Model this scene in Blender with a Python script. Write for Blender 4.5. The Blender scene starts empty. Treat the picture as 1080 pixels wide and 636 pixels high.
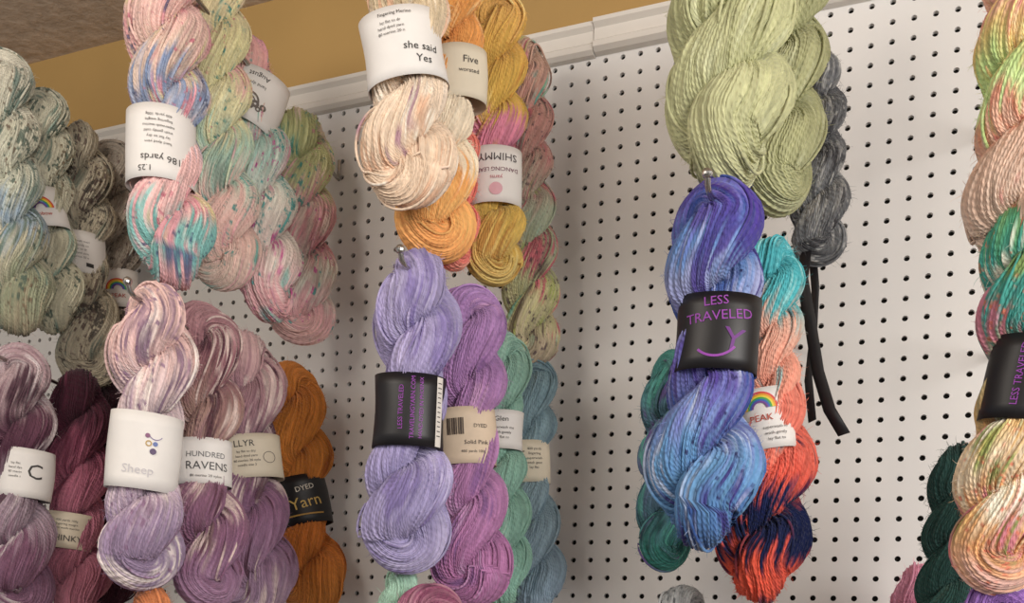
import bpy, bmesh, math, numpy as np
from mathutils import Matrix, Vector
D0=1.32; CZ=1.55
col=bpy.context.scene.collection
def lin(h,ds=1.0):
    h=h.lstrip('#'); c=[int(h[i:i+2],16)/255 for i in (0,2,4)]
    c=np.array([x/12.92 if x<=.04045 else ((x+.055)/1.055)**2.4 for x in c])
    g=c@np.array([.3,.55,.15]); return g+(c-g)*ds
DS=.88
# ---------- noise
def h2(ix,iy,seed):
    v=np.sin(ix*127.1+iy*311.7+seed*74.73)*43758.5453
    return v-np.floor(v)
def vn(x,y,seed,per=None):
    ix=np.floor(x); iy=np.floor(y); fx=x-ix; fy=y-iy
    fx=fx*fx*(3-2*fx); fy=fy*fy*(3-2*fy)
    iy0=iy; iy1=iy+1
    if per: iy0=np.mod(iy0,per); iy1=np.mod(iy1,per)
    return (h2(ix,iy0,seed)*(1-fx)+h2(ix+1,iy0,seed)*fx)*(1-fy)+(h2(ix,iy1,seed)*(1-fx)+h2(ix+1,iy1,seed)*fx)*fy
def sm(x): x=np.clip(x,0,1); return x*x*(3-2*x)
# ---------- materials
def newmat(name):
    m=bpy.data.materials.new(name); m.use_nodes=True
    return m,m.node_tree,m.node_tree.nodes["Principled BSDF"]
def simple(name,hexc,rough=.6,metal=0,noise=0,scale=40,bump=0):
    m,nt,b=newmat(name); c=lin(hexc)
    b.inputs["Base Color"].default_value=(*c,1); b.inputs["Roughness"].default_value=rough; b.inputs["Metallic"].default_value=metal
    if noise or bump:
        tc=nt.nodes.new("ShaderNodeTexCoord"); n=nt.nodes.new("ShaderNodeTexNoise"); n.inputs["Scale"].default_value=scale; n.inputs["Detail"].default_value=6
        nt.links.new(tc.outputs["Object"],n.inputs["Vector"])
        if noise:
            r=nt.nodes.new("ShaderNodeValToRGB"); r.color_ramp.elements[0].position=.3; r.color_ramp.elements[1].position=.7
            r.color_ramp.elements[0].color=(*(c*(1-noise)),1); r.color_ramp.elements[1].color=(*np.minimum(c*(1+noise),1),1)
            nt.links.new(n.outputs["Fac"],r.inputs["Fac"]); nt.links.new(r.outputs["Color"],b.inputs["Base Color"])
        if bump:
            bp=nt.nodes.new("ShaderNodeBump"); bp.inputs["Strength"].default_value=bump; bp.inputs["Distance"].default_value=.004
            nt.links.new(n.outputs["Fac"],bp.inputs["Height"]); nt.links.new(bp.outputs["Normal"],b.inputs["Normal"])
    return m
def yarnmat():
    m,nt,b=newmat("yarn_wool"); N=nt.nodes; L=nt.links
    def mth(op,a=None,bv=None,c=None,clamp=False):
        n=N.new("ShaderNodeMath"); n.operation=op; n.use_clamp=clamp
        for i,x in enumerate((a,bv,c)):
            if x is None: continue
            if hasattr(x,'links'): L.new(x,n.inputs[i])
            else: n.inputs[i].default_value=x
        return n.outputs[0]
    at=N.new("ShaderNodeAttribute"); at.attribute_name="dye"
    ak=N.new("ShaderNodeAttribute"); ak.attribute_name="speck"
    uv=N.new("ShaderNodeUVMap"); uv.uv_map="UVMap"
    sp=N.new("ShaderNodeSeparateXYZ"); L.new(uv.outputs["UV"],sp.inputs[0])
    u=sp.outputs[0]; v=sp.outputs[1]
    k=mth('FLOOR',mth('ADD',u,.001))
    def nz(ku,sv,det=1.0,off=0.0):
        cb=N.new("ShaderNodeCombineXYZ"); L.new(mth('MULTIPLY_ADD',k,ku,off),cb.inputs[0]); L.new(mth('MULTIPLY',v,sv),cb.inputs[1])
        n=N.new("ShaderNodeTexNoise"); n.noise_dimensions='2D'; n.inputs["Scale"].default_value=1; n.inputs["Detail"].default_value=det
        L.new(cb.outputs[0],n.inputs["Vector"]); return n.outputs["Fac"]
    s1=nz(.61,130.0,2.0)
    thr=mth('MULTIPLY_ADD',ak.outputs["Alpha"],-.32,.80)
    fac=mth('DIVIDE',mth('SUBTRACT',s1,thr),.13,clamp=True)
    fac=mth('MULTIPLY',fac,.85)
    mx=N.new("ShaderNodeMix"); mx.data_type='RGBA'; L.new(fac,mx.inputs[0]); L.new(at.outputs["Color"],mx.inputs[6]); L.new(ak.outputs["Color"],mx.inputs[7])
    s2=nz(3.71,60.0,2.0,11.0)
    val=mth('MULTIPLY_ADD',s2,.8,.60)
    hs=N.new("ShaderNodeHueSaturation"); L.new(val,hs.inputs["Value"]); L.new(mx.outputs[2],hs.inputs["Color"])
    L.new(hs.outputs[0],b.inputs["Base Color"])
    si=mth('SINE',mth('ADD',mth('MULTIPLY',u,6.283),mth('MULTIPLY',v,1500.0)))
    bp=N.new("ShaderNodeBump"); bp.inputs["Strength"].default_value=.5; bp.inputs["Distance"].default_value=.0006
    L.new(si,bp.inputs["Height"]); L.new(bp.outputs["Normal"],b.inputs["Normal"])
    b.inputs["Roughness"].default_value=.9; b.inputs["Sheen Weight"].default_value=.15; b.inputs["Sheen Roughness"].default_value=.5
    b.inputs["Specular IOR Level"].default_value=.1
    return m
YARN=yarnmat()
def fuzzmat():
    m,nt,b=newmat("yarn_fuzz"); at=nt.nodes.new("ShaderNodeAttribute"); at.attribute_name="dye"
    nt.links.new(at.outputs["Color"],b.inputs["Base Color"]); b.inputs["Roughness"].default_value=.9; b.inputs["Specular IOR Level"].default_value=.1
    return m
FUZZ=fuzzmat()
PAPER=simple("label_paper_white","#e6e2de",.6,noise=.03,scale=30)
CREAM=simple("label_paper_cream","#d8cdb8",.65,noise=.04,scale=30)
TAN=simple("label_paper_kraft","#cdb9a2",.7,noise=.05,scale=60)
BLACK=simple("label_paper_black","#121014",.45,noise=.05)
INK={}
def ink(h):
    if h not in INK: INK[h]=simple("ink_"+h[1:],h,.6)
    return INK[h]
METAL=simple("hook_steel","#b9b6b2",.25,1)
def mesh_obj(name,V,F,mat,smooth=True,parent=None):
    me=bpy.data.meshes.new(name); me.from_pydata([tuple(v) for v in V],[],F); me.update()
    if smooth: me.polygons.foreach_set("use_smooth",[True]*len(me.polygons))
    me.materials.append(mat); o=bpy.data.objects.new(name,me); col.objects.link(o)
    if parent: o.parent=parent
    return o
def fast_mesh(name,V,F,C,SPK,UV):
    nv=len(V); nf=len(F)
    me=bpy.data.meshes.new(name)
    me.vertices.add(nv); me.vertices.foreach_set("co",V.astype(np.float32).ravel())
    me.loops.add(nf*4); me.loops.foreach_set("vertex_index",F.astype(np.int32).ravel())
    me.polygons.add(nf); me.polygons.foreach_set("loop_start",np.arange(0,nf*4,4,dtype=np.int32)); me.polygons.foreach_set("loop_total",np.full(nf,4,dtype=np.int32))
    me.update(calc_edges=True)
    me.polygons.foreach_set("use_smooth",np.ones(nf,dtype=bool))
    for nm,A in (("dye",np.concatenate([C,np.ones((nv,1))],1)),("speck",SPK)):
        ca=me.color_attributes.new(nm,'FLOAT_COLOR','POINT'); ca.data.foreach_set("color",A.astype(np.float32).ravel())
    uvl=me.uv_layers.new(name="UVMap"); uvl.data.foreach_set("uv",UV.astype(np.float32).ravel())
    me.materials.append(YARN); me.validate()
    return me
FLAT=.72
# ---------- hank
def hank_mesh(name,Lh,W,lab,pal,seed,K,phi_top,pitch=1.62,flat=FLAT,bulb=1.10,nfuzz=2600):
    a0=.225*W; r0=.275*W
    def env(z):
        h=1-z/Lh
        e=.84+.16*sm(h/.13)
        e=e+(bulb-1)*np.exp(-((h-.82)/.12)**2)
        e=e-.16*sm((h-.90)/.10)
        e=e*(1+.05*np.sin(h*19+seed))
        if lab is not None:
            zl,wl,hl=lab; t=1-sm((np.abs(z-zl)-hl*.38)/(hl*.35+.012))
            e=e*(1-t)+t*(wl*.92/W)
        return e
    z0=(a0+r0)*.9; z1=Lh-(a0+r0)*.86
    turns=(z1-z0)/(pitch*W)
    n=130
    zz=np.linspace(z0,z1,n)
    ph=phi_top-2*np.pi*turns*(z1-zz)/(z1-z0)
    e=env(zz); a=a0*e
    A=np.stack([a*np.cos(ph),a*np.sin(ph),zz],1); B=np.stack([-a*np.cos(ph),-a*np.sin(ph),zz],1)
    def arc(p,zc,aa,sg):
        al=np.linspace(0,np.pi,14)[1:-1]
        return np.stack([aa*np.cos(al)*np.cos(p),aa*np.cos(al)*np.sin(p),zc+sg*aa*np.sin(al)],1)
    P=np.concatenate([A,arc(ph[-1],z1,a[-1],1),B[::-1],arc(ph[0]+np.pi,z0,a[0],-1)])
    for _ in range(6): P=.25*np.roll(P,1,0)+.5*P+.25*np.roll(P,-1,0)
    M=220
    Q=np.concatenate([P,P[:1]]); dl=np.linalg.norm(np.diff(Q,axis=0),axis=1); cs=np.concatenate([[0],np.cumsum(dl)]); tot=cs[-1]
    ss=np.linspace(0,tot,M,endpoint=False); P=np.stack([np.interp(ss,cs,Q[:,i]) for i in range(3)],1)
    T=np.roll(P,-1,0)-np.roll(P,1,0); T/=np.linalg.norm(T,axis=1)[:,None]
    Nn=np.zeros_like(P); v=np.cross(T[0],[0,1,0.1]); v/=np.linalg.norm(v); Nn[0]=v
    for i in range(1,M+1):
        t=T[i%M]; w=v-t*np.dot(v,t); w/=np.linalg.norm(w); v=w
        if i<M: Nn[i]=v
    bt=np.cross(T[0],Nn[0]); hol=math.atan2(np.dot(v,bt),np.dot(v,Nn[0]))
    Bn=np.cross(T,Nn)
    s=np.arange(M)/M
    tw=-hol*s-2*np.pi*3*s
    R=r0*env(np.clip(P[:,2],0,Lh))
    SV=4; n_a=K*SV
    k=np.repeat(np.arange(K),SV); sub=np.tile(np.arange(SV),K)/SV
    prof=np.array([0,.8,1,.8])[np.tile(np.arange(SV),K)]
    S2,K2=np.meshgrid(s,k.astype(float),indexing='ij')
    th=2*np.pi*(k+sub)/K
    p5=max(1,round(K/7)); p3=max(1,round(K/4))
    def surf(S2,K2,TH0,R2,tw2,pr,lift=0):
        wob=(vn(S2*20,K2/K*p5,seed,per=p5)-.5)*.36+(vn(S2*50,K2/K*p3,seed+2,per=p3)-.5)*.16+(vn(S2*60,K2*1.0,seed+3,per=K)-.5)*.08
        TH=TH0+tw2+wob
        sr=np.pi*R2/K
        jit=(vn(S2*34,K2*1.0,seed+7,per=K)-.5)*.0040*(W/.1)+(vn(S2*16,K2/K*p5,seed+9,per=p5)-.5)*r0*.20
        stray=(vn(S2*14,K2*1.0,seed+12,per=K)>.8)*.0011
        return TH,R2+jit+stray+(pr-1)*sr*1.35+lift
    TH,RR=surf(S2,K2,th[None,:],R[:,None],tw[:,None],prof[None,:])
    V=P[:,None,:]+RR[...,None]*(np.cos(TH)[...,None]*Nn[:,None,:]+np.sin(TH)[...,None]*Bn[:,None,:])
    V[...,1]*=flat
    h=1-V[...,2]/Lh
    hj=h+(vn(S2*36,K2*1.0,seed+21)-.5)*.14+(vn(S2*12,K2/9,seed+22)-.5)*.08
    st=pal['s']; hs=[q[0] for q in st]; cc=np.array([lin(q[1],DS) for q in st])
    C=np.stack([np.interp(hj,hs,cc[:,i]) for i in range(3)],-1)
    for j,(hx,den,fr) in enumerate(pal.get('v',[])):
        nz=vn(S2*fr*1.7+j*9,K2/8,seed+31+j)*.66+vn(S2*fr*5,K2*1.0,seed+41+j)*.34
        t=(sm((nz-(.95-den))/.16)*.85)[...,None]; C=C*(1-t)+lin(hx,DS)*t
    SP=np.zeros(C.shape[:2]+(4,))
    kk=pal.get('k',[])
    if kk:
        sel=vn(S2*26,K2/5,seed+51)
        cs_=np.array([lin(q[0],DS*1.05) for q in kk]); idx=np.clip(((sel-.2)/.6*len(kk)).astype(int),0,len(kk)-1)
        SP[...,:3]=cs_[idx]; SP[...,3]=np.array([q[1] for q in kk])[idx]*(.15+1.6*vn(S2*15,K2/7,seed+61))
    tone=pal.get('t',.12)
    C=C*(1+tone*(vn(S2*14,K2*1.0,seed+71)-.5)*2.4+tone*(vn(S2*8,K2/8,seed+72)-.5)*1.8)[...,None]
    C=np.clip(C,0.004,.93)
    nv=M*n_a
    ii=np.arange(M)[:,None]; jj=np.arange(n_a)[None,:]
    i1=(ii+1)%M; j1=(jj+1)%n_a
    F=np.stack([ii*n_a+jj,i1*n_a+jj,i1*n_a+j1,ii*n_a+j1],-1).reshape(-1,4)
    U=np.tile(k+sub,(M,1)).astype(float); Vv=np.tile(s[:,None]*tot,(1,n_a)); fi=F.reshape(-1)
    uu=U.ravel()[fi].reshape(-1,4); uu[:,2:]=np.where(uu[:,2:]<uu[:,:2]-1,uu[:,2:]+K,uu[:,2:])
    vv=Vv.ravel()[fi].reshape(-1,4); vv[:,1:3]=np.where(vv[:,1:3]<vv[:,[0]]-.1,vv[:,1:3]+tot,vv[:,1:3])
    UV=np.stack([uu,vv],-1).reshape(-1,2)
    V1=V.reshape(-1,3); C1=C.reshape(-1,3); S1=SP.reshape(-1,4)
    # wandering loose strands lying over the others
    rng=np.random.RandomState(int(seed*10)); VL=[V1];FL=[F];CL=[C1];SL=[S1];UL=[UV]; base=nv
    for q in range(24):
        m=int(rng.randint(16,40)); i0=rng.randint(0,M); tq=rng.rand()*2*np.pi; dr=rng.uniform(-1.1,1.1)*m/30
        idx=(i0+np.arange(m)); im=idx%M; fr=np.arange(m)/(m-1)
        if lab is not None and (np.abs(P[im,2]-lab[0])<lab[2]*.5+.004).any(): continue
        thq=tq+dr*fr-2*np.pi*3*(idx-i0)/M
        lift=.0013*W/.1*np.sin(np.pi*fr)**.4-.0022*(1-np.sin(np.pi*fr)**.3)+.0006
        kq=((tq+dr*fr)/(2*np.pi)*K)%K
        low=(vn(im/M*16,kq/K*p5,seed+9,per=p5)-.5)*r0*.20
        RQ=R[im]+low+lift
        PC=P[im]+RQ[:,None]*(np.cos(thq)[:,None]*Nn[im]+np.sin(thq)[:,None]*Bn[im]); PC[:,1]*=flat
        rad=np.pi*r0/K*.95*np.clip(np.sin(np.pi*fr)*6,.25,1)
        t=np.gradient(PC,axis=0); t/=np.linalg.norm(t,axis=1)[:,None]
        n1=np.cos(thq)[:,None]*Nn[im]+np.sin(thq)[:,None]*Bn[im]; n1-=t*(n1*t).sum(1)[:,None]; n1/=np.linalg.norm(n1,axis=1)[:,None]
        n2=np.cross(t,n1); g=np.arange(6)/6*2*np.pi
        TV=PC[:,None,:]+rad[:,None,None]*(np.cos(g)[None,:,None]*n1[:,None,:]+np.sin(g)[None,:,None]*n2[:,None,:])
        a_=np.arange(m-1)[:,None]; b_=np.arange(6)[None,:]; b1=(b_+1)%6
        FQ=np.stack([a_*6+b_,(a_+1)*6+b_,(a_+1)*6+b1,a_*6+b1],-1).reshape(-1,4)+base
        ca=C[im,(kq*SV).astype(int)%n_a]; sa=SP[im,(kq*SV).astype(int)%n_a]
        CQ=np.repeat(ca,6,0)*.97; SQ=np.repeat(sa,6,0)
        uq=np.full((len(FQ),4),q+.5); vq=(idx/M*tot)
        v4=np.stack([np.repeat(vq[:-1],6),np.repeat(vq[1:],6),np.repeat(vq[1:],6),np.repeat(vq[:-1],6)],1)
        VL.append(TV.reshape(-1,3)); FL.append(FQ); CL.append(CQ); SL.append(SQ); UL.append(np.stack([uq,v4],-1).reshape(-1,2)); base+=m*6
    me=fast_mesh(name,np.concatenate(VL),np.concatenate(FL),np.concatenate(CL),np.concatenate(SL),np.concatenate(UL))
    # halo of short wool fibres
    fi_=rng.randint(0,M,nfuzz); fj=rng.randint(0,n_a,nfuzz)
    if lab is not None:
        ok=np.abs(V[fi_,fj,2]-lab[0])>lab[2]*.5+.006; fi_=fi_[ok]; fj=fj[ok]
    p0=V[fi_,fj]; nr=np.cos(TH[fi_,fj])[:,None]*Nn[fi_]+np.sin(TH[fi_,fj])[:,None]*Bn[fi_]
    m=len(p0); ln=rng.uniform(.003,.009,m)[:,None]; dirv=T[fi_]*np.sign(rng.rand(m)-.5)[:,None]+rng.normal(0,.5,(m,3))+nr*.4
    dirv/=np.linalg.norm(dirv,axis=1)[:,None]; bend=rng.normal(0,.3,(m,3))+nr*.25
    pts=np.stack([p0-nr*.0005,p0+dirv*ln*.4+nr*ln*.12,p0+dirv*ln*.75+bend*ln*.3+nr*ln*.15,p0+dirv*ln+bend*ln*.7],1)
    hc=bpy.data.hair_curves.new("wool_fibres"); hc.add_curves([4]*m)
    hc.attributes["position"].data.foreach_set("vector",pts.astype(np.float32).ravel())
    ra=hc.attributes.get("radius") or hc.attributes.new("radius",'FLOAT','POINT'); ra.data.foreach_set("value",np.tile(np.array([.00018,.00016,.00011,.00004],dtype=np.float32),m))
    da=hc.attributes.new("dye",'FLOAT_COLOR','POINT'); cf=np.concatenate([np.clip(C[fi_,fj]*1.05,0,.95),np.ones((m,1))],1); da.data.foreach_set("color",np.repeat(cf,4,0).astype(np.float32).ravel())
    hc.materials.append(FUZZ)
    return me,hc
def text_mesh(s,size):
    cu=bpy.data.curves.new("t",'FONT'); cu.body=s; cu.size=size; cu.align_x='CENTER'; cu.align_y='CENTER'; cu.resolution_u=2
    o=bpy.data.objects.new("t",cu); col.objects.link(o); bpy.context.view_layer.update()
    me=bpy.data.meshes.new_from_object(o.evaluated_get(bpy.context.evaluated_depsgraph_get()))
    V=np.array([v.co[:] for v in me.vertices]).reshape(-1,3); F=[tuple(p.vertices) for p in me.polygons]
    bpy.data.objects.remove(o); bpy.data.curves.remove(cu); bpy.data.meshes.remove(me)
    return V,F
def disc(r1,r0=0,a0=0,a1=2*math.pi,n=20):
    V=[];F=[]
    for i in range(n+1):
        t=a0+(a1-a0)*i/n; V+=[(r1*math.cos(t),r1*math.sin(t),0),(r0*math.cos(t),r0*math.sin(t),0)]
    for i in range(n): F.append((2*i,2*i+2,2*i+3,2*i+1))
    return np.array(V),F
def add_label(parent,lab,seed):
    x0,zc,w,hh=lab['x'],lab['z'],lab['w'],lab['h']
    rx=w/2; ry=rx*(FLAT+.02); tilt=math.radians(lab.get('tilt',0))
    mat=lab['mat']; n=72; V=[];F=[]
    def bowf(t,z): return 1+.015*math.sin(t*3+seed)+.03*math.cos(z/hh*5)*math.cos(t*2+seed)+.02*math.sin(t+seed*2)*z/hh
    for i in range(n):
        t=2*math.pi*i/n
        for zz in np.linspace(-hh/2,hh/2,7):
            bow=bowf(t,zz); V.append((rx*bow*math.sin(t),-ry*bow*math.cos(t),zz))
    for i in range(n):
        j=(i+1)%n
        for q in range(6): F.append((i*7+q,j*7+q,j*7+q+1,i*7+q+1))
    M=Matrix.Translation((x0,0,zc))@Matrix.Rotation(tilt,4,'Y')
    o=mesh_obj("paper_label",V,F,mat,parent=parent); o.matrix_local=M
    s=o.modifiers.new("thick",'SOLIDIFY'); s.thickness=.0004; s.offset=1
    # arc length on the ellipse so print keeps its proportions
    tt=np.linspace(-math.pi,math.pi,721); dd=np.hypot(rx*np.cos(tt),ry*np.sin(tt)); al=np.concatenate([[0],np.cumsum((dd[1:]+dd[:-1])/2*np.diff(tt))]); al-=np.interp(0,tt,al)
    def wrap(V,off=.0011):
        out=[]
        for v in V:
            t=float(np.interp(v[0],al,tt)); bow=bowf(t,v[1])
            out.append(((rx*bow+off)*math.sin(t),-(ry*bow+off)*math.cos(t),v[1]))
        return out
    groups={}
    for it in lab.get('art',[]):
        kind=it[0]; rot=0
        if kind=='T':
            _,s_,size,x,y,rot,c=it; V,F=text_mesh(s_,size*.001)
        elif kind=='D':
            _,r1,r0_,aa,ab,x,y,c=it; V,F=disc(r1*.001,r0_*.001,math.radians(aa),math.radians(ab))
        elif kind=='R':
            _,bw,bh,x,y,c=it; m=8
            V=np.array([(bw*.001*(i/m-.5),bh*.001*(j-.5),0) for i in range(m+1) for j in (0,1)]); F=[(2*i,2*i+2,2*i+3,2*i+1) for i in range(m)]
        ra=math.radians(rot); V=np.array(V)
        X=V[:,0]*math.cos(ra)-V[:,1]*math.sin(ra)+x*.001; Y=V[:,0]*math.sin(ra)+V[:,1]*math.cos(ra)+y*.001
        X*=.93; Y*=.9
        g=groups.setdefault(c,[[],[]]); b=len(g[0]); g[0].extend(wrap(list(zip(X,Y)),.0011+.00008*len(groups))); g[1].extend([tuple(b+q for q in ff) for ff in F])
    for c,(V,F) in groups.items():
        to=mesh_obj("printed_art",V,F,ink(c),smooth=False,parent=parent); to.matrix_local=M
def rainbow(x,y,r=20):
    A=[]
    for i,c in enumerate(["#d8403a","#e89a30","#e8d040","#4aa850","#3a6ab8","#7a4a9a"]):
        q=r-i*2.2; A.append(('D',q,q-2.2,0,180,x,y,c))
    return A
WD=["superwash merino","hand dyed yarn","400 yards 100g","wash gently cold","80 merino 20 nylon","fingering weight","lay flat to dry","needle size 3"]
def lines(x,y,n,w,dy,c="#55504e",sz=5.2,rot=0):
    return [('T',WD[(i*3+int(abs(x)))%8][:max(4,int(w/2.7))],sz,x,y-dy*i,rot,c) for i in range(n)]
# ---------- palettes
PAL={
"A":dict(s=[(0,"#d4cebb"),(.35,"#c8c6b0"),(.5,"#c0c2b0"),(.62,"#8fa6ba"),(.70,"#c6bfa4"),(.88,"#8e9478"),(1,"#a89c80")],k=[("#4c6056",.75),("#6e5a48",.55)],v=[("#5f7a72",.3,10),("#8c8468",.22,12)]),
"B":dict(s=[(0,"#cfccb6"),(1,"#c4bfa4")],k=[("#34524a",.8),("#6a5a44",.6)],v=[("#6f9084",.34,9),("#7c745c",.26,12),("#3e524c",.2,16)]),
"C":dict(s=[(0,"#c3baa4"),(1,"#b6aa92")],k=[("#3c3636",.9),("#5c4a48",.7)],v=[("#6f7c70",.28,11),("#504844",.24,17)]),
"D":dict(s=[(0,"#b2a89c"),(1,"#a89c8c")],k=[("#4a4240",.9),("#6e5a58",.7)],v=[("#6a5e58",.28,16)]),
"E":dict(s=[(0,"#a08088"),(.15,"#b89ea2"),(.28,"#6c4456"),(.45,"#522c40"),(.62,"#b09aa8"),(.78,"#80546e"),(1,"#8c6680")],v=[("#d4c6c8",.32,9),("#4a2438",.32,10)]),
"F":dict(s=[(0,"#44202e"),(.22,"#54283a"),(.36,"#a45872"),(.6,"#b86e84"),(.8,"#a46074"),(1,"#b07080")],v=[("#74344c",.3,9)]),
"G":dict(s=[(0,"#301820"),(1,"#401e2c")],v=[("#5a2c3c",.25,8)]),
"H8":dict(s=[(0,"#ebc0b4"),(.3,"#e6bab0"),(.42,"#dcc0ac"),(.48,"#8296bc"),(.56,"#acb0c0"),(.66,"#eab8b4"),(.78,"#e2b4b0"),(.85,"#7ebcb6"),(.94,"#76b4b0"),(1,"#e4acb0")],v=[("#e2929e",.32,9),("#dcd48e",.28,10),("#485680",.24,13)],k=[("#454e70",.5),("#c86a80",.4)]),
"H9":dict(s=[(0,"#e2cca6"),(.3,"#d8d098"),(.5,"#dfd8aa"),(.62,"#a6c8b4"),(.76,"#e0b4aa"),(1,"#d0b8a8")],v=[("#48a29a",.24,11),("#e09ea8",.30,9),("#7f9a8c",.22,13)],k=[("#2f8a84",.55),("#c87a80",.4)]),
"H10":dict(s=[(0,"#dc9c98"),(.25,"#e2b4aa"),(.42,"#acd4c8"),(.6,"#e6e0d4"),(.85,"#e8d4cc"),(1,"#e8acb0")],v=[("#8cccc0",.28,9),("#e49cb0",.28,10),("#1c9c98",.20,16),("#cc3c98",.18,16)],k=[("#129a98",.65),("#c83a94",.6)]),
"H11":dict(s=[(0,"#c0c688"),(.3,"#d2d69e"),(.42,"#eeb6bc"),(.58,"#eca2ae"),(.72,"#e2e2d2"),(.88,"#e8b0b4"),(1,"#e2b4ac")],v=[("#f0dcd0",.3,9),("#22a098",.20,16)],k=[("#2aa49c",.6),("#d050a0",.45)]),
"H12":dict(s=[(0,"#edc4bc"),(.2,"#e4bcb6"),(.38,"#d8c0c2"),(.68,"#ccb6c4"),(.8,"#a48cac"),(1,"#9a84a4")],v=[("#f4e6de",.32,10),("#8c6c88",.30,11)],k=[("#8c6a88",.5)]),
"H13":dict(s=[(0,"#ac8084"),(.22,"#905e68"),(.4,"#ac887c"),(.6,"#90647a"),(.8,"#8c5e7e"),(1,"#a27c9c")],v=[("#dcc4bc",.36,10),("#583040",.32,12)]),
"H14":dict(s=[(0,"#cea8a6"),(.2,"#b0848e"),(.4,"#94707e"),(.65,"#906486"),(1,"#a88ca6")],v=[("#dfc8c2",.34,10),("#583044",.30,12)]),
"H15":dict(s=[(0,"#be7018"),(.4,"#cc7c1a"),(.7,"#c86e12"),(1,"#c87c24")],v=[("#94480e",.28,8)],t=.16),
"H16":dict(s=[(0,"#c8b08a"),(.3,"#dac4a0"),(.6,"#ecd4ba"),(1,"#ecceb0")],v=[("#b4849a",.27,10),("#f6eada",.3,8),("#e2b08c",.33,8)],t=.08),
"H17":dict(s=[(0,"#de9844"),(.38,"#e29640"),(.46,"#f0e2c8"),(.68,"#eed8ba"),(.74,"#f0a452"),(.86,"#f2b45e"),(1,"#f2a454")],v=[("#f4c884",.26,8)]),
"H18":dict(s=[(0,"#ea8c78"),(.5,"#f07668"),(1,"#f28072")],v=[("#f6a890",.3,8)]),
"H19":dict(s=[(0,"#d8a450"),(.2,"#dcac42"),(.42,"#dcb242"),(.47,"#dc84a0"),(.6,"#da8098"),(.66,"#dcb444"),(.85,"#deb850"),(1,"#e4be68")],v=[("#ecd480",.24,9),("#c88c36",.22,9)]),
"H20":dict(s=[(0,"#ccaa90"),(.3,"#cc9088"),(.6,"#a8b49c"),(.8,"#c8c48c"),(1,"#bcaa90")],v=[("#58b0a2",.32,13),("#d45878",.32,14),("#b0c058",.26,14),("#6a5450",.26,15)],k=[("#5a4a50",.5)]),
"H21":dict(s=[(0,"#a69ac6"),(.5,"#a297c2"),(.75,"#9c92c0"),(1,"#ab a0ca".replace(" ",""))],v=[("#beb4da",.30,9),("#8272ac",.34,11)],t=.12),
"H22":dict(s=[(0,"#9c76ac"),(.3,"#a878b0"),(.6,"#b27aac"),(1,"#b06ea0")],v=[("#845a92",.30,10),("#c494c0",.3,9)],t=.13),
"H23":dict(s=[(0,"#90bcaa"),(1,"#86b8a6")],v=[("#a8cfbc",.3,9)],t=.12),
"H24":dict(s=[(0,"#7c9ca8"),(.5,"#88a2ae"),(1,"#8298ac")],v=[("#688494",.28,9)],t=.12),
"R1":dict(s=[(0,"#a8d0b8"),(1,"#a8d0b8")]),
"R2":dict(s=[(0,"#8c4a68"),(.2,"#c890a0"),(1,"#c890a0")],v=[("#602a48",.3,9)]),
"R3":dict(s=[(0,"#d07c44"),(1,"#cf6c3c")],v=[("#c85a60",.3,9)]),
"H26":dict(s=[(0,"#b8b986"),(1,"#c0c190")],v=[("#cccea2",.3,8),("#a4a674",.22,9)],t=.09),
"H27":dict(s=[(0,"#b0b17e"),(1,"#b6b786")],v=[("#c4c69a",.3,8)],t=.10),
"H28":dict(s=[(0,"#74767a"),(1,"#84868a")],v=[("#bcbcba",.40,16),("#404046",.36,16)],k=[("#c8c8c6",.6)],t=.2),
"H29":dict(s=[(0,"#6654a2"),(.08,"#6460b0"),(.2,"#5c86c2"),(.3,"#98a0cc"),(.52,"#5e4ea6"),(.66,"#7484c2"),(.8,"#629acc"),(1,"#4a74b0")],v=[("#442c88",.38,8),("#c0cce6",.35,9),("#284a96",.30,10)],t=.16,k=[("#30285e",.4)]),
"H30":dict(s=[(0,"#3cb2be"),(.26,"#46bac2"),(.34,"#f0b8a0"),(.55,"#efa288"),(1,"#ec6048")],v=[("#2c8c98",.24,10),("#9ce0e0",.24,10)]),
"H31":dict(s=[(0,"#f09078"),(.3,"#f06e58"),(.45,"#ee5840"),(.56,"#1c2854"),(.8,"#161e44"),(.88,"#f05434"),(1,"#f05434")],v=[("#121c4a",.3,8),("#f4563c",.28,8)]),
"H32":dict(s=[(0,"#4a9c90"),(.5,"#64749a"),(1,"#2c7c70")],v=[("#6a4a8c",.36,9),("#1e4444",.36,10),("#58b4a4",.30,10)]),
"R4":dict(s=[(0,"#a2a4a4"),(1,"#929494")],k=[("#54585a",.8)]),
"H34":dict(s=[(0,"#f0a8a0"),(.3,"#f0b69c"),(.38,"#ecc878"),(.5,"#bad884"),(.58,"#cae098"),(.63,"#e69878"),(.7,"#deb49a"),(1,"#e2c8b4")],v=[("#f2d8a4",.26,10),("#ea8c8c",.2,11)]),
"H36":dict(s=[(0,"#80a864"),(.1,"#56ae80"),(.22,"#3ea698"),(.32,"#3c8e88"),(.6,"#e4b66e"),(.72,"#efdab8"),(.84,"#e8a864"),(1,"#e8b6a8")],v=[("#e07c98",.31,13),("#f4ecd8",.33,12),("#849a44",.26,13)],k=[("#d8745a",.5)]),
"H37":dict(s=[(0,"#22403c"),(1,"#2a4e48")],v=[("#4a6a60",.2,9)]),
"R5":dict(s=[(0,"#e898b4"),(1,"#e890b0")]),
"R6":dict(s=[(0,"#9064b0"),(1,"#8c5cb0")]),
}
PU="#8f3fa2"; DK="#3c3836"
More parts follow.
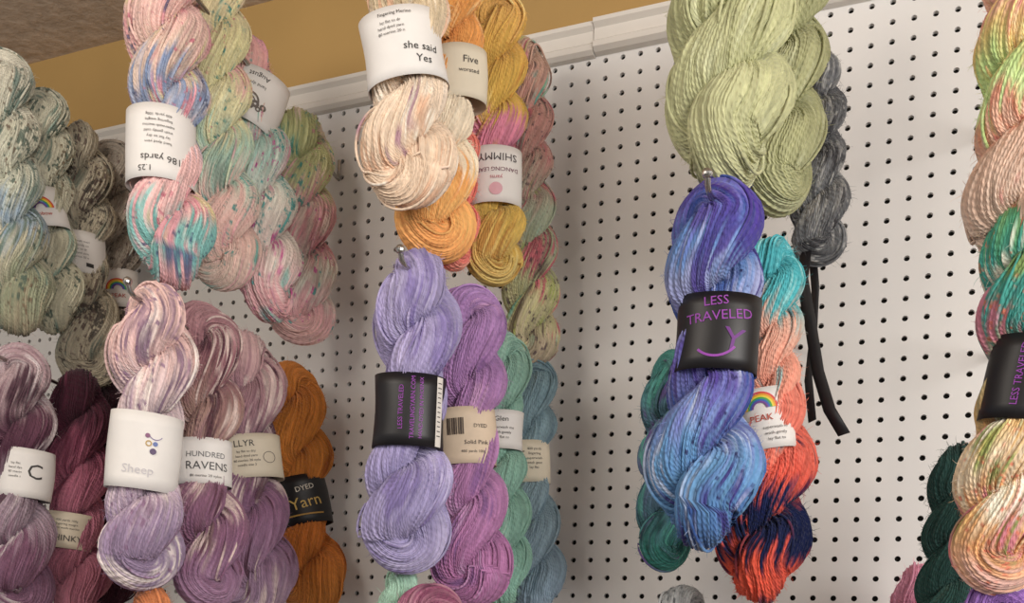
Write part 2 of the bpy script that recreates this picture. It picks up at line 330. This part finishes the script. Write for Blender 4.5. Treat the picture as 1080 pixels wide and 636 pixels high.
ART={
"B":(PAPER,rainbow(2,-4)+[('T',"rainbow",9,2,-14,0,"#b8402c")],-12),
"C":(PAPER,lines(0,18,5,40,7)+[('R',12,7,18,-22,"#2c2a2a")],3),
"D":(PAPER,rainbow(4,-4)+[('T',"PEAK",10,4,-16,0,"#b8402c")],-6),
"E":(PAPER,[('T',"C",34,14,2,0,DK)]+lines(-14,14,4,24,7),4),
"F":(CREAM,[('T',"HINKY",14,6,-14,0,DK)]+lines(2,16,3,44,6.5),5),
"H8":(PAPER,[('T',"186 yards",13,2,-24,180,DK),('T',"1.25",11,-18,-38,180,DK)]+lines(-2,34,6,48,7.5,rot=180),2),
"H10":(PAPER,[('T',"August",11,2,30,180,DK),('T',"hand dyed",7,2,16,180,DK)]+[('D',4+i%3,1.8,0,360,-20+i*6,-20+6*(i%2),"#6c645e") for i in range(8)]+[('D',15,12,0,180,0,-12,"#6c645e"),('D',9,7,0,180,0,-12,"#6c645e")],24),
"H12":(PAPER,[('D',4,2.4,0,360,6,10,"#b89a60"),('D',9,8,200,330,14,24,"#7c6a9a"),('D',3,0,0,360,4,20,"#8a5a7c"),('D',3,0,0,360,14,10,"#6a7ab0"),('D',4,0,0,360,12,0,"#5c4a6c"),('T',"Sheep",16,-4,-26,0,"#c8c4c8")],2),
"H13":(PAPER,[('T',"HUNDRED",11,4,8,0,"#6a6a6c"),('T',"RAVENS",16,6,-8,0,"#4a4a4c")]+lines(4,-22,1,50,6),2),
"H14":(CREAM,[('T',"LLYR",14,-8,18,0,DK)]+lines(-6,6,4,46,7)+[('D',9,8,0,360,26,-4,"#7a706a")],-4),
"H15":(BLACK,[('T',"Yarn",27,4,-6,8,"#c9a85c"),('T',"DYED",12,6,18,8,"#d8cfc0"),('R',58,2.5,0,-26,"#b08840")],-6),
"H16":(PAPER,[('T',"she said",13,18,-10,-4,"#1c1a1a"),('T',"Yes",13,20,-25,-4,"#1c1a1a")]+lines(-14,24,3,40,7)+[('T',"Fingering Merino",6,-8,34,0,DK)],-9),
"H17":(CREAM,[('T',"Five",13,14,14,0,DK),('T',"worsted",8,12,0,0,DK)],-3),
"H19":(PAPER,[('T',"DANCING LEAF",8,2,6,180,"#7a4a5c"),('T',"SHIMMY",15,2,24,180,"#4c4448"),('D',9,0,0,360,0,-22,"#dcaab4"),('T',"yarns",8,0,-6,180,"#c07080")],0),
"H21":(BLACK,[('T',"TRAVELINGYARN.COM",7.5,4,2,90,PU),('T',"LESS TRAVELED",8,-10,2,90,PU),('T',"HAND-DYED IN PHOENIX",6.5,14,2,90,PU),('R',9,87,38,0,"#dcd6d0")]+[('R',6,1.2,38,36-i*6,"#3c3836") for i in range(12)],-1),
"H22":(TAN,[('R',1.4 if i%3 else 2.6,22,-22+i*2.8,12,"#4c4038") for i in range(8)]+[('T',"DYED",7,20,12,0,DK),('T',"Solid Pink",8,14,-10,0,DK)]+lines(10,-22,1,40,5),-2),
"H23":(PAPER,[('T',"Glen",10,-2,14,0,DK)]+lines(0,2,3,34,7),2),
"H24":(CREAM,[('T',"E",18,-8,8,0,DK)]+lines(10,18,5,26,7),0),
"H29":(BLACK,[('T',"LESS",14,-4,31,6,PU),('T',"TRAVELED",15,0,15,6,PU),('T',"Y",36,16,-12,-8,"#6a2c80"),('D',26,23.4,225,325,-2,-4,PU)],2),
"H30":(PAPER,rainbow(-6,12)+lines(8,-12,3,30,7)+[('T',"PEAK",11,-6,0,0,"#b8402c")],-8),
"H36":(BLACK,[('T',"LESS TRAVELED",9,-6,2,90,PU),('R',10,78,26,0,"#dcd6d0")],6),
}
# ---------- every hank in millimetres: key, top X Z, bottom X Z, width, distance from board, label (X, Z, w, h)
H=[("A",-1263,2402,-1207,1979,98,280,None),
("B",-1254,2382,-1219,2005,88,210,(-1252,2186,79,67)),
("C",-1249,2365,-1212,1942,94,140,(-1242,2144,79,73)),
("D",-1243,2365,-1231,1953,92,75,(-1229,2114,76,69)),
("E",-1207,1965,-1200,1567,104,280,(-1186,1773,77,77)),
("F",-1181,1946,-1175,1556,96,190,(-1200,1699,82,59)),
("G",-1227,1962,-1204,1589,93,100,None),
("H8",-865,2417,-837,1973,98,380,(-862,2136,84,98)),
("H9",-876,2445,-839,2003,90,280,None),
("H10",-877,2391,-826,1992,96,200,(-867,2293,85,85)),
("H11",-848,2326,-832,1983,96,110,None),
("H12",-841,1968,-856,1605,101,400,(-856,1764,87,99)),
("H13",-852,1975,-827,1584,98,310,(-841,1768,73,64)),
("H14",-869,1976,-838,1576,106,200,(-851,1795,88,66)),
("H15",-877,1967,-821,1588,103,80,(-844,1752,80,80)),
("H16",-544,2357,-535,2045,100,345,(-545,2214,95,85)),
("H17",-534,2390,-543,2020,95,260,(-516,2236,69,69)),
("H18",-544,2239,-536,2019,60,220,None),
("H19",-509,2389,-503,2011,81,170,(-503,2146,69,79)),
("H20",-506,2383,-477,1930,74,85,None),
("H21",-521,1991,-532,1628,100,335,(-530,1808,83,89)),
("H22",-500,1985,-485,1597,90,245,(-500,1796,76,74)),
("H23",-490,1952,-481,1596,76,165,(-485,1822,54,54)),
("H24",-486,1944,-466,1587,80,85,(-480,1795,62,62)),
("R1",-552,1636,-542,1342,68,300,None),
("R2",-502,1612,-492,1329,76,330,None),
("R3",-856,1608,-845,1302,81,380,None),
("H26",-177,2297,-179,2023,122,330,None),
("H27",-138,2353,-142,2041,96,220,None),
("H28",-112,2256,-102,2009,66,130,None),
("H29",-185,2020,-190,1652,106,340,(-180,1863,86,82)),
("H30",-142,2000,-137,1721,66,240,(-142,1799,56,72)),
("H31",-136,1849,-148,1606,96,225,None),
("H32",-266,1913,-272,1649,74,150,None),
("R4",-248,1625,-239,1336,69,150,None),
("H34",95,2241,89,1908,86,340,None),
("H36",103,1969,80,1613,86,340,(98,1798,72,82)),
("H37",54,1772,42,1552,62,200,None),
("R5",14,1657,21,1375,55,100,None),
("R6",83,1621,89,1389,61,330,None)]
for i,(n,X1,Z1,X2,Z2,W,d,L) in enumerate(H):
    X1,Z1,X2,Z2,W,d=[q/1000 for q in (X1,Z1,X2,Z2,W,d)]
    seed=i*3.7+1
    em=bpy.data.objects.new("yarn_hank",None); em.empty_display_size=.03; col.objects.link(em)
    Lh=math.hypot(X1-X2,Z1-Z2); xm=(X1+X2)/2
    ang=math.atan2(-xm,D0-d)*.95
    lean=math.atan2(X1-X2,Z1-Z2)
    em.matrix_world=Matrix.Translation((X2,-d,Z2))@Matrix.Rotation(lean,4,'Y')@Matrix.Rotation(ang,4,'Z')
    lab=None;ml=None
    if L:
        lX,lZ,lw,lh=[q/1000 for q in L]; lw*=.955; lh*=.92
        zl=(lZ-Z2)/math.cos(lean); xa=X2+(X1-X2)*(zl/Lh)
        ml=(zl,lw,lh); mat,art,tilt=ART[n]
        lab=dict(x=(lX-xa)*math.cos(ang),z=zl,w=lw,h=lh,mat=mat,art=art,tilt=tilt)
    K=52 if W>.085 else 44
    if n=="H26": K=60
    if n[0]=='R': K=36
    me,hc=hank_mesh("twisted_skein",Lh,W,ml,PAL[n],seed,K,phi_top=float(h2(np.array(float(i)),np.array(2.0),5))*3.0,pitch=1.3 if n=="H26" else 1.62)
    o=bpy.data.objects.new("twisted_skein",me); col.objects.link(o); o.parent=em
    o=bpy.data.objects.new("wool_fibres",hc); col.objects.link(o); o.parent=em
    if lab: add_label(em,lab,seed)
# ---------- hooks: steel pegs angled up out of the board
def hook(X0,Z0,X1,Z1,dl):
    cu=bpy.data.curves.new("pegboard_hook",'CURVE'); cu.dimensions='3D'; cu.bevel_depth=.003; cu.bevel_resolution=3; cu.use_fill_caps=True
    sp=cu.splines.new('POLY'); dx=X1-X0; dz=Z1-Z0
    pts=[(0,-.0035,.03),(0,-.0045,.0),(dx*.05,-.02,dz*.03),(dx,-dl,dz),(dx,-dl-.008,dz+.004),(dx,-dl-.012,dz+.012)]
    sp.points.add(len(pts)-1)
    for p,q in zip(sp.points,pts): p.co=(*q,1)
    o=bpy.data.objects.new("tmp",cu); col.objects.link(o); bpy.context.view_layer.update()
    me=bpy.data.meshes.new_from_object(o.evaluated_get(bpy.context.evaluated_depsgraph_get())); bpy.data.objects.remove(o)
    bm=bmesh.new(); bm.from_mesh(me); bmesh.ops.create_uvsphere(bm,u_segments=12,v_segments=8,radius=.0055,matrix=Matrix.Translation((dx,-dl-.012,dz+.014))); bm.to_mesh(me); bm.free()
    me.materials.clear(); me.materials.append(METAL); me.name="pegboard_hook"
    o=bpy.data.objects.new("pegboard_hook",me); o.location=(X0,0,Z0); col.objects.link(o)
hd={r[0]:r for r in H}
for bk,ft in (("D","A"),("G","E"),("H11","H8"),("H15","H12"),("H20","H16"),("H24","H21"),("H27","H26"),("H30","H29"),("H34","H34"),("H36","H36")):
    b=hd[bk]; q=hd[ft]; hook(b[1]/1000,b[2]/1000-.05,q[1]/1000,q[2]/1000-.028,q[6]/1000+q[5]/1000*.38)
# ---------- pegboard
def pegboard():
    p=.0254; x0,x1,z1=-1.95,.75,2.395; nx=int((x1-x0)/p); nz=40; r=.0037; n=16
    V=[];F=[]
    sq=[];ci=[]
    for q in range(n):
        t=2*math.pi*q/n; c,s=math.cos(t),math.sin(t); m=max(abs(c),abs(s)); sq.append((c/m*p/2,s/m*p/2)); ci.append((c*r,s*r))
    for i in range(nx):
        for j in range(nz):
            cx=x0+(i+.5)*p; cz=z1-(j+.5)*p; b=len(V)
            V+=[(cx+a,0,cz+c) for a,c in sq]+[(cx+a,0,cz+c) for a,c in ci]+[(cx+a,.006,cz+c) for a,c in ci]
            for q in range(n):
                w=(q+1)%n; F.append((b+q,b+w,b+n+w,b+n+q)); F.append((b+n+q,b+n+w,b+2*n+w,b+2*n+q))
    o=mesh_obj("pegboard",V,F,simple("pegboard_white","#dcd9d6",.5,noise=.02,scale=6),smooth=False)
    return o,x0,x0+nx*p,z1-nz*p,z1
pb,px0,px1,pz0,pz1=pegboard()
def box(name,x0,x1,y0,y1,z0,z1,mat,parent=None):
    V=[(x,y,z) for x in(x0,x1) for y in(y0,y1) for z in(z0,z1)]
    F=[(0,1,3,2),(4,6,7,5),(0,4,5,1),(2,3,7,6),(0,2,6,4),(1,5,7,3)]
    return mesh_obj(name,V,F,mat,smooth=False,parent=parent)
box("hole_shade_sheet",px0,px1,.0065,.0205,pz0,pz1,simple("hole_shade_dark","#14100c",.9),pb)  # added near-black sheet, paints in the shade seen through the peg holes
WT=simple("wall_paint_mustard","#ae8c54",.7,noise=.05,scale=5,bump=.15)
box("wall_back",-2.6,2.2,.021,.12,0,2.61,WT)
box("floor",-2.6,2.2,-3.4,.12,-.1,0,simple("floor_concrete","#8c8680",.6,noise=.1,scale=5))
box("ceiling",-2.6,2.2,-3.4,.12,2.61,2.7,simple("ceiling_plaster","#baa692",.9,noise=.16,scale=45,bump=1))
TR=simple("trim_paint_white","#d8d2ca",.4,noise=.03,scale=8)
def trim(name,x0,x1,y,z0):
    pr=[(.0205,0),(y*.6,0),(y,.004),(y,.012),(y*.75,.016),(y*.75,.032),(y*1.15,.037),(y*1.15,.043),(.0205,.047)]
    V=[(x,a,z0+b) for x in(x0,x1) for a,b in pr]; n=len(pr)
    F=[(i,(i+1)%n,n+(i+1)%n,n+i) for i in range(n)]+[tuple(range(n)),tuple(range(2*n-1,n-1,-1))]
    mesh_obj(name,V,F,TR,smooth=False)
trim("trim_1",-1.97,-.428,-.016,2.388); trim("trim_2",-.427,.9,-.019,2.390)
# hanging black ribbons
rb=bpy.data.objects.new("hanging_ribbon",None); col.objects.link(rb)
RM=simple("ribbon_black","#242226",.5)
def ribbon(pts,w):
    V=[];F=[]
    for i,(X,Z,d) in enumerate(pts):
        V+=[(X-w/2,-d,Z),(X+w/2,-d-.004,Z+.003)]
        if i: F.append((2*i-2,2*i-1,2*i+1,2*i))
    o=mesh_obj("ribbon_strip",V,F,RM,parent=rb); o.modifiers.new("s",'SOLIDIFY').thickness=.0008
ribbon([(-.116,2.02,.14),(-.118,1.98,.15),(-.108,1.93,.15),(-.097,1.87,.155),(-.083,1.825,.16),(-.066,1.795,.165)],.013)
ribbon([(-.110,2.02,.125),(-.106,1.98,.12),(-.106,1.92,.13),(-.110,1.87,.13),(-.104,1.82,.13)],.009)
# ---------- lights
def area(name,loc,tgt,size,e,c):
    l=bpy.data.lights.new(name,'AREA'); l.energy=e; l.size=size; l.color=c; o=bpy.data.objects.new(name,l); col.objects.link(o)
    o.location=loc; o.rotation_euler=(Vector(tgt)-Vector(loc)).to_track_quat('-Z','Y').to_euler()
area("shop_window_light",(1.6,-1.9,2.25),(-.3,0,2.0),1.3,68,(1,.965,.92))
area("upper_fill_light",(-.9,-1.6,2.5),(-.8,0,2.2),.6,12,(1,.92,.82))  # weak warm fill added to brighten the upper wall, not a real fixture
w=bpy.data.worlds.new("w"); bpy.context.scene.world=w; w.use_nodes=True
w.node_tree.nodes["Background"].inputs[0].default_value=(1,.975,.96,1); w.node_tree.nodes["Background"].inputs[1].default_value=.38
# ---------- camera (phone photo cropped from the upper part of the frame: vertical lens shift)
yaw=math.radians(21.86); rho=math.radians(1.74)
cd=bpy.data.cameras.new("camera"); co=bpy.data.objects.new("camera",cd); col.objects.link(co)
cd.sensor_width=36; cd.lens=34.07; cd.shift_y=.3333
fw=Vector((-math.sin(yaw),math.cos(yaw),0)); rt=Vector((math.cos(yaw),math.sin(yaw),0)); up=Vector((0,0,1))
R2=rt*math.cos(rho)+up*math.sin(rho); U2=-rt*math.sin(rho)+up*math.cos(rho)
co.matrix_world=Matrix(((R2.x,U2.x,-fw.x,0),(R2.y,U2.y,-fw.y,-D0),(R2.z,U2.z,-fw.z,CZ),(0,0,0,1))); cd.clip_start=.01
bpy.context.scene.camera=co
bpy.context.scene.view_settings.view_transform='Standard'
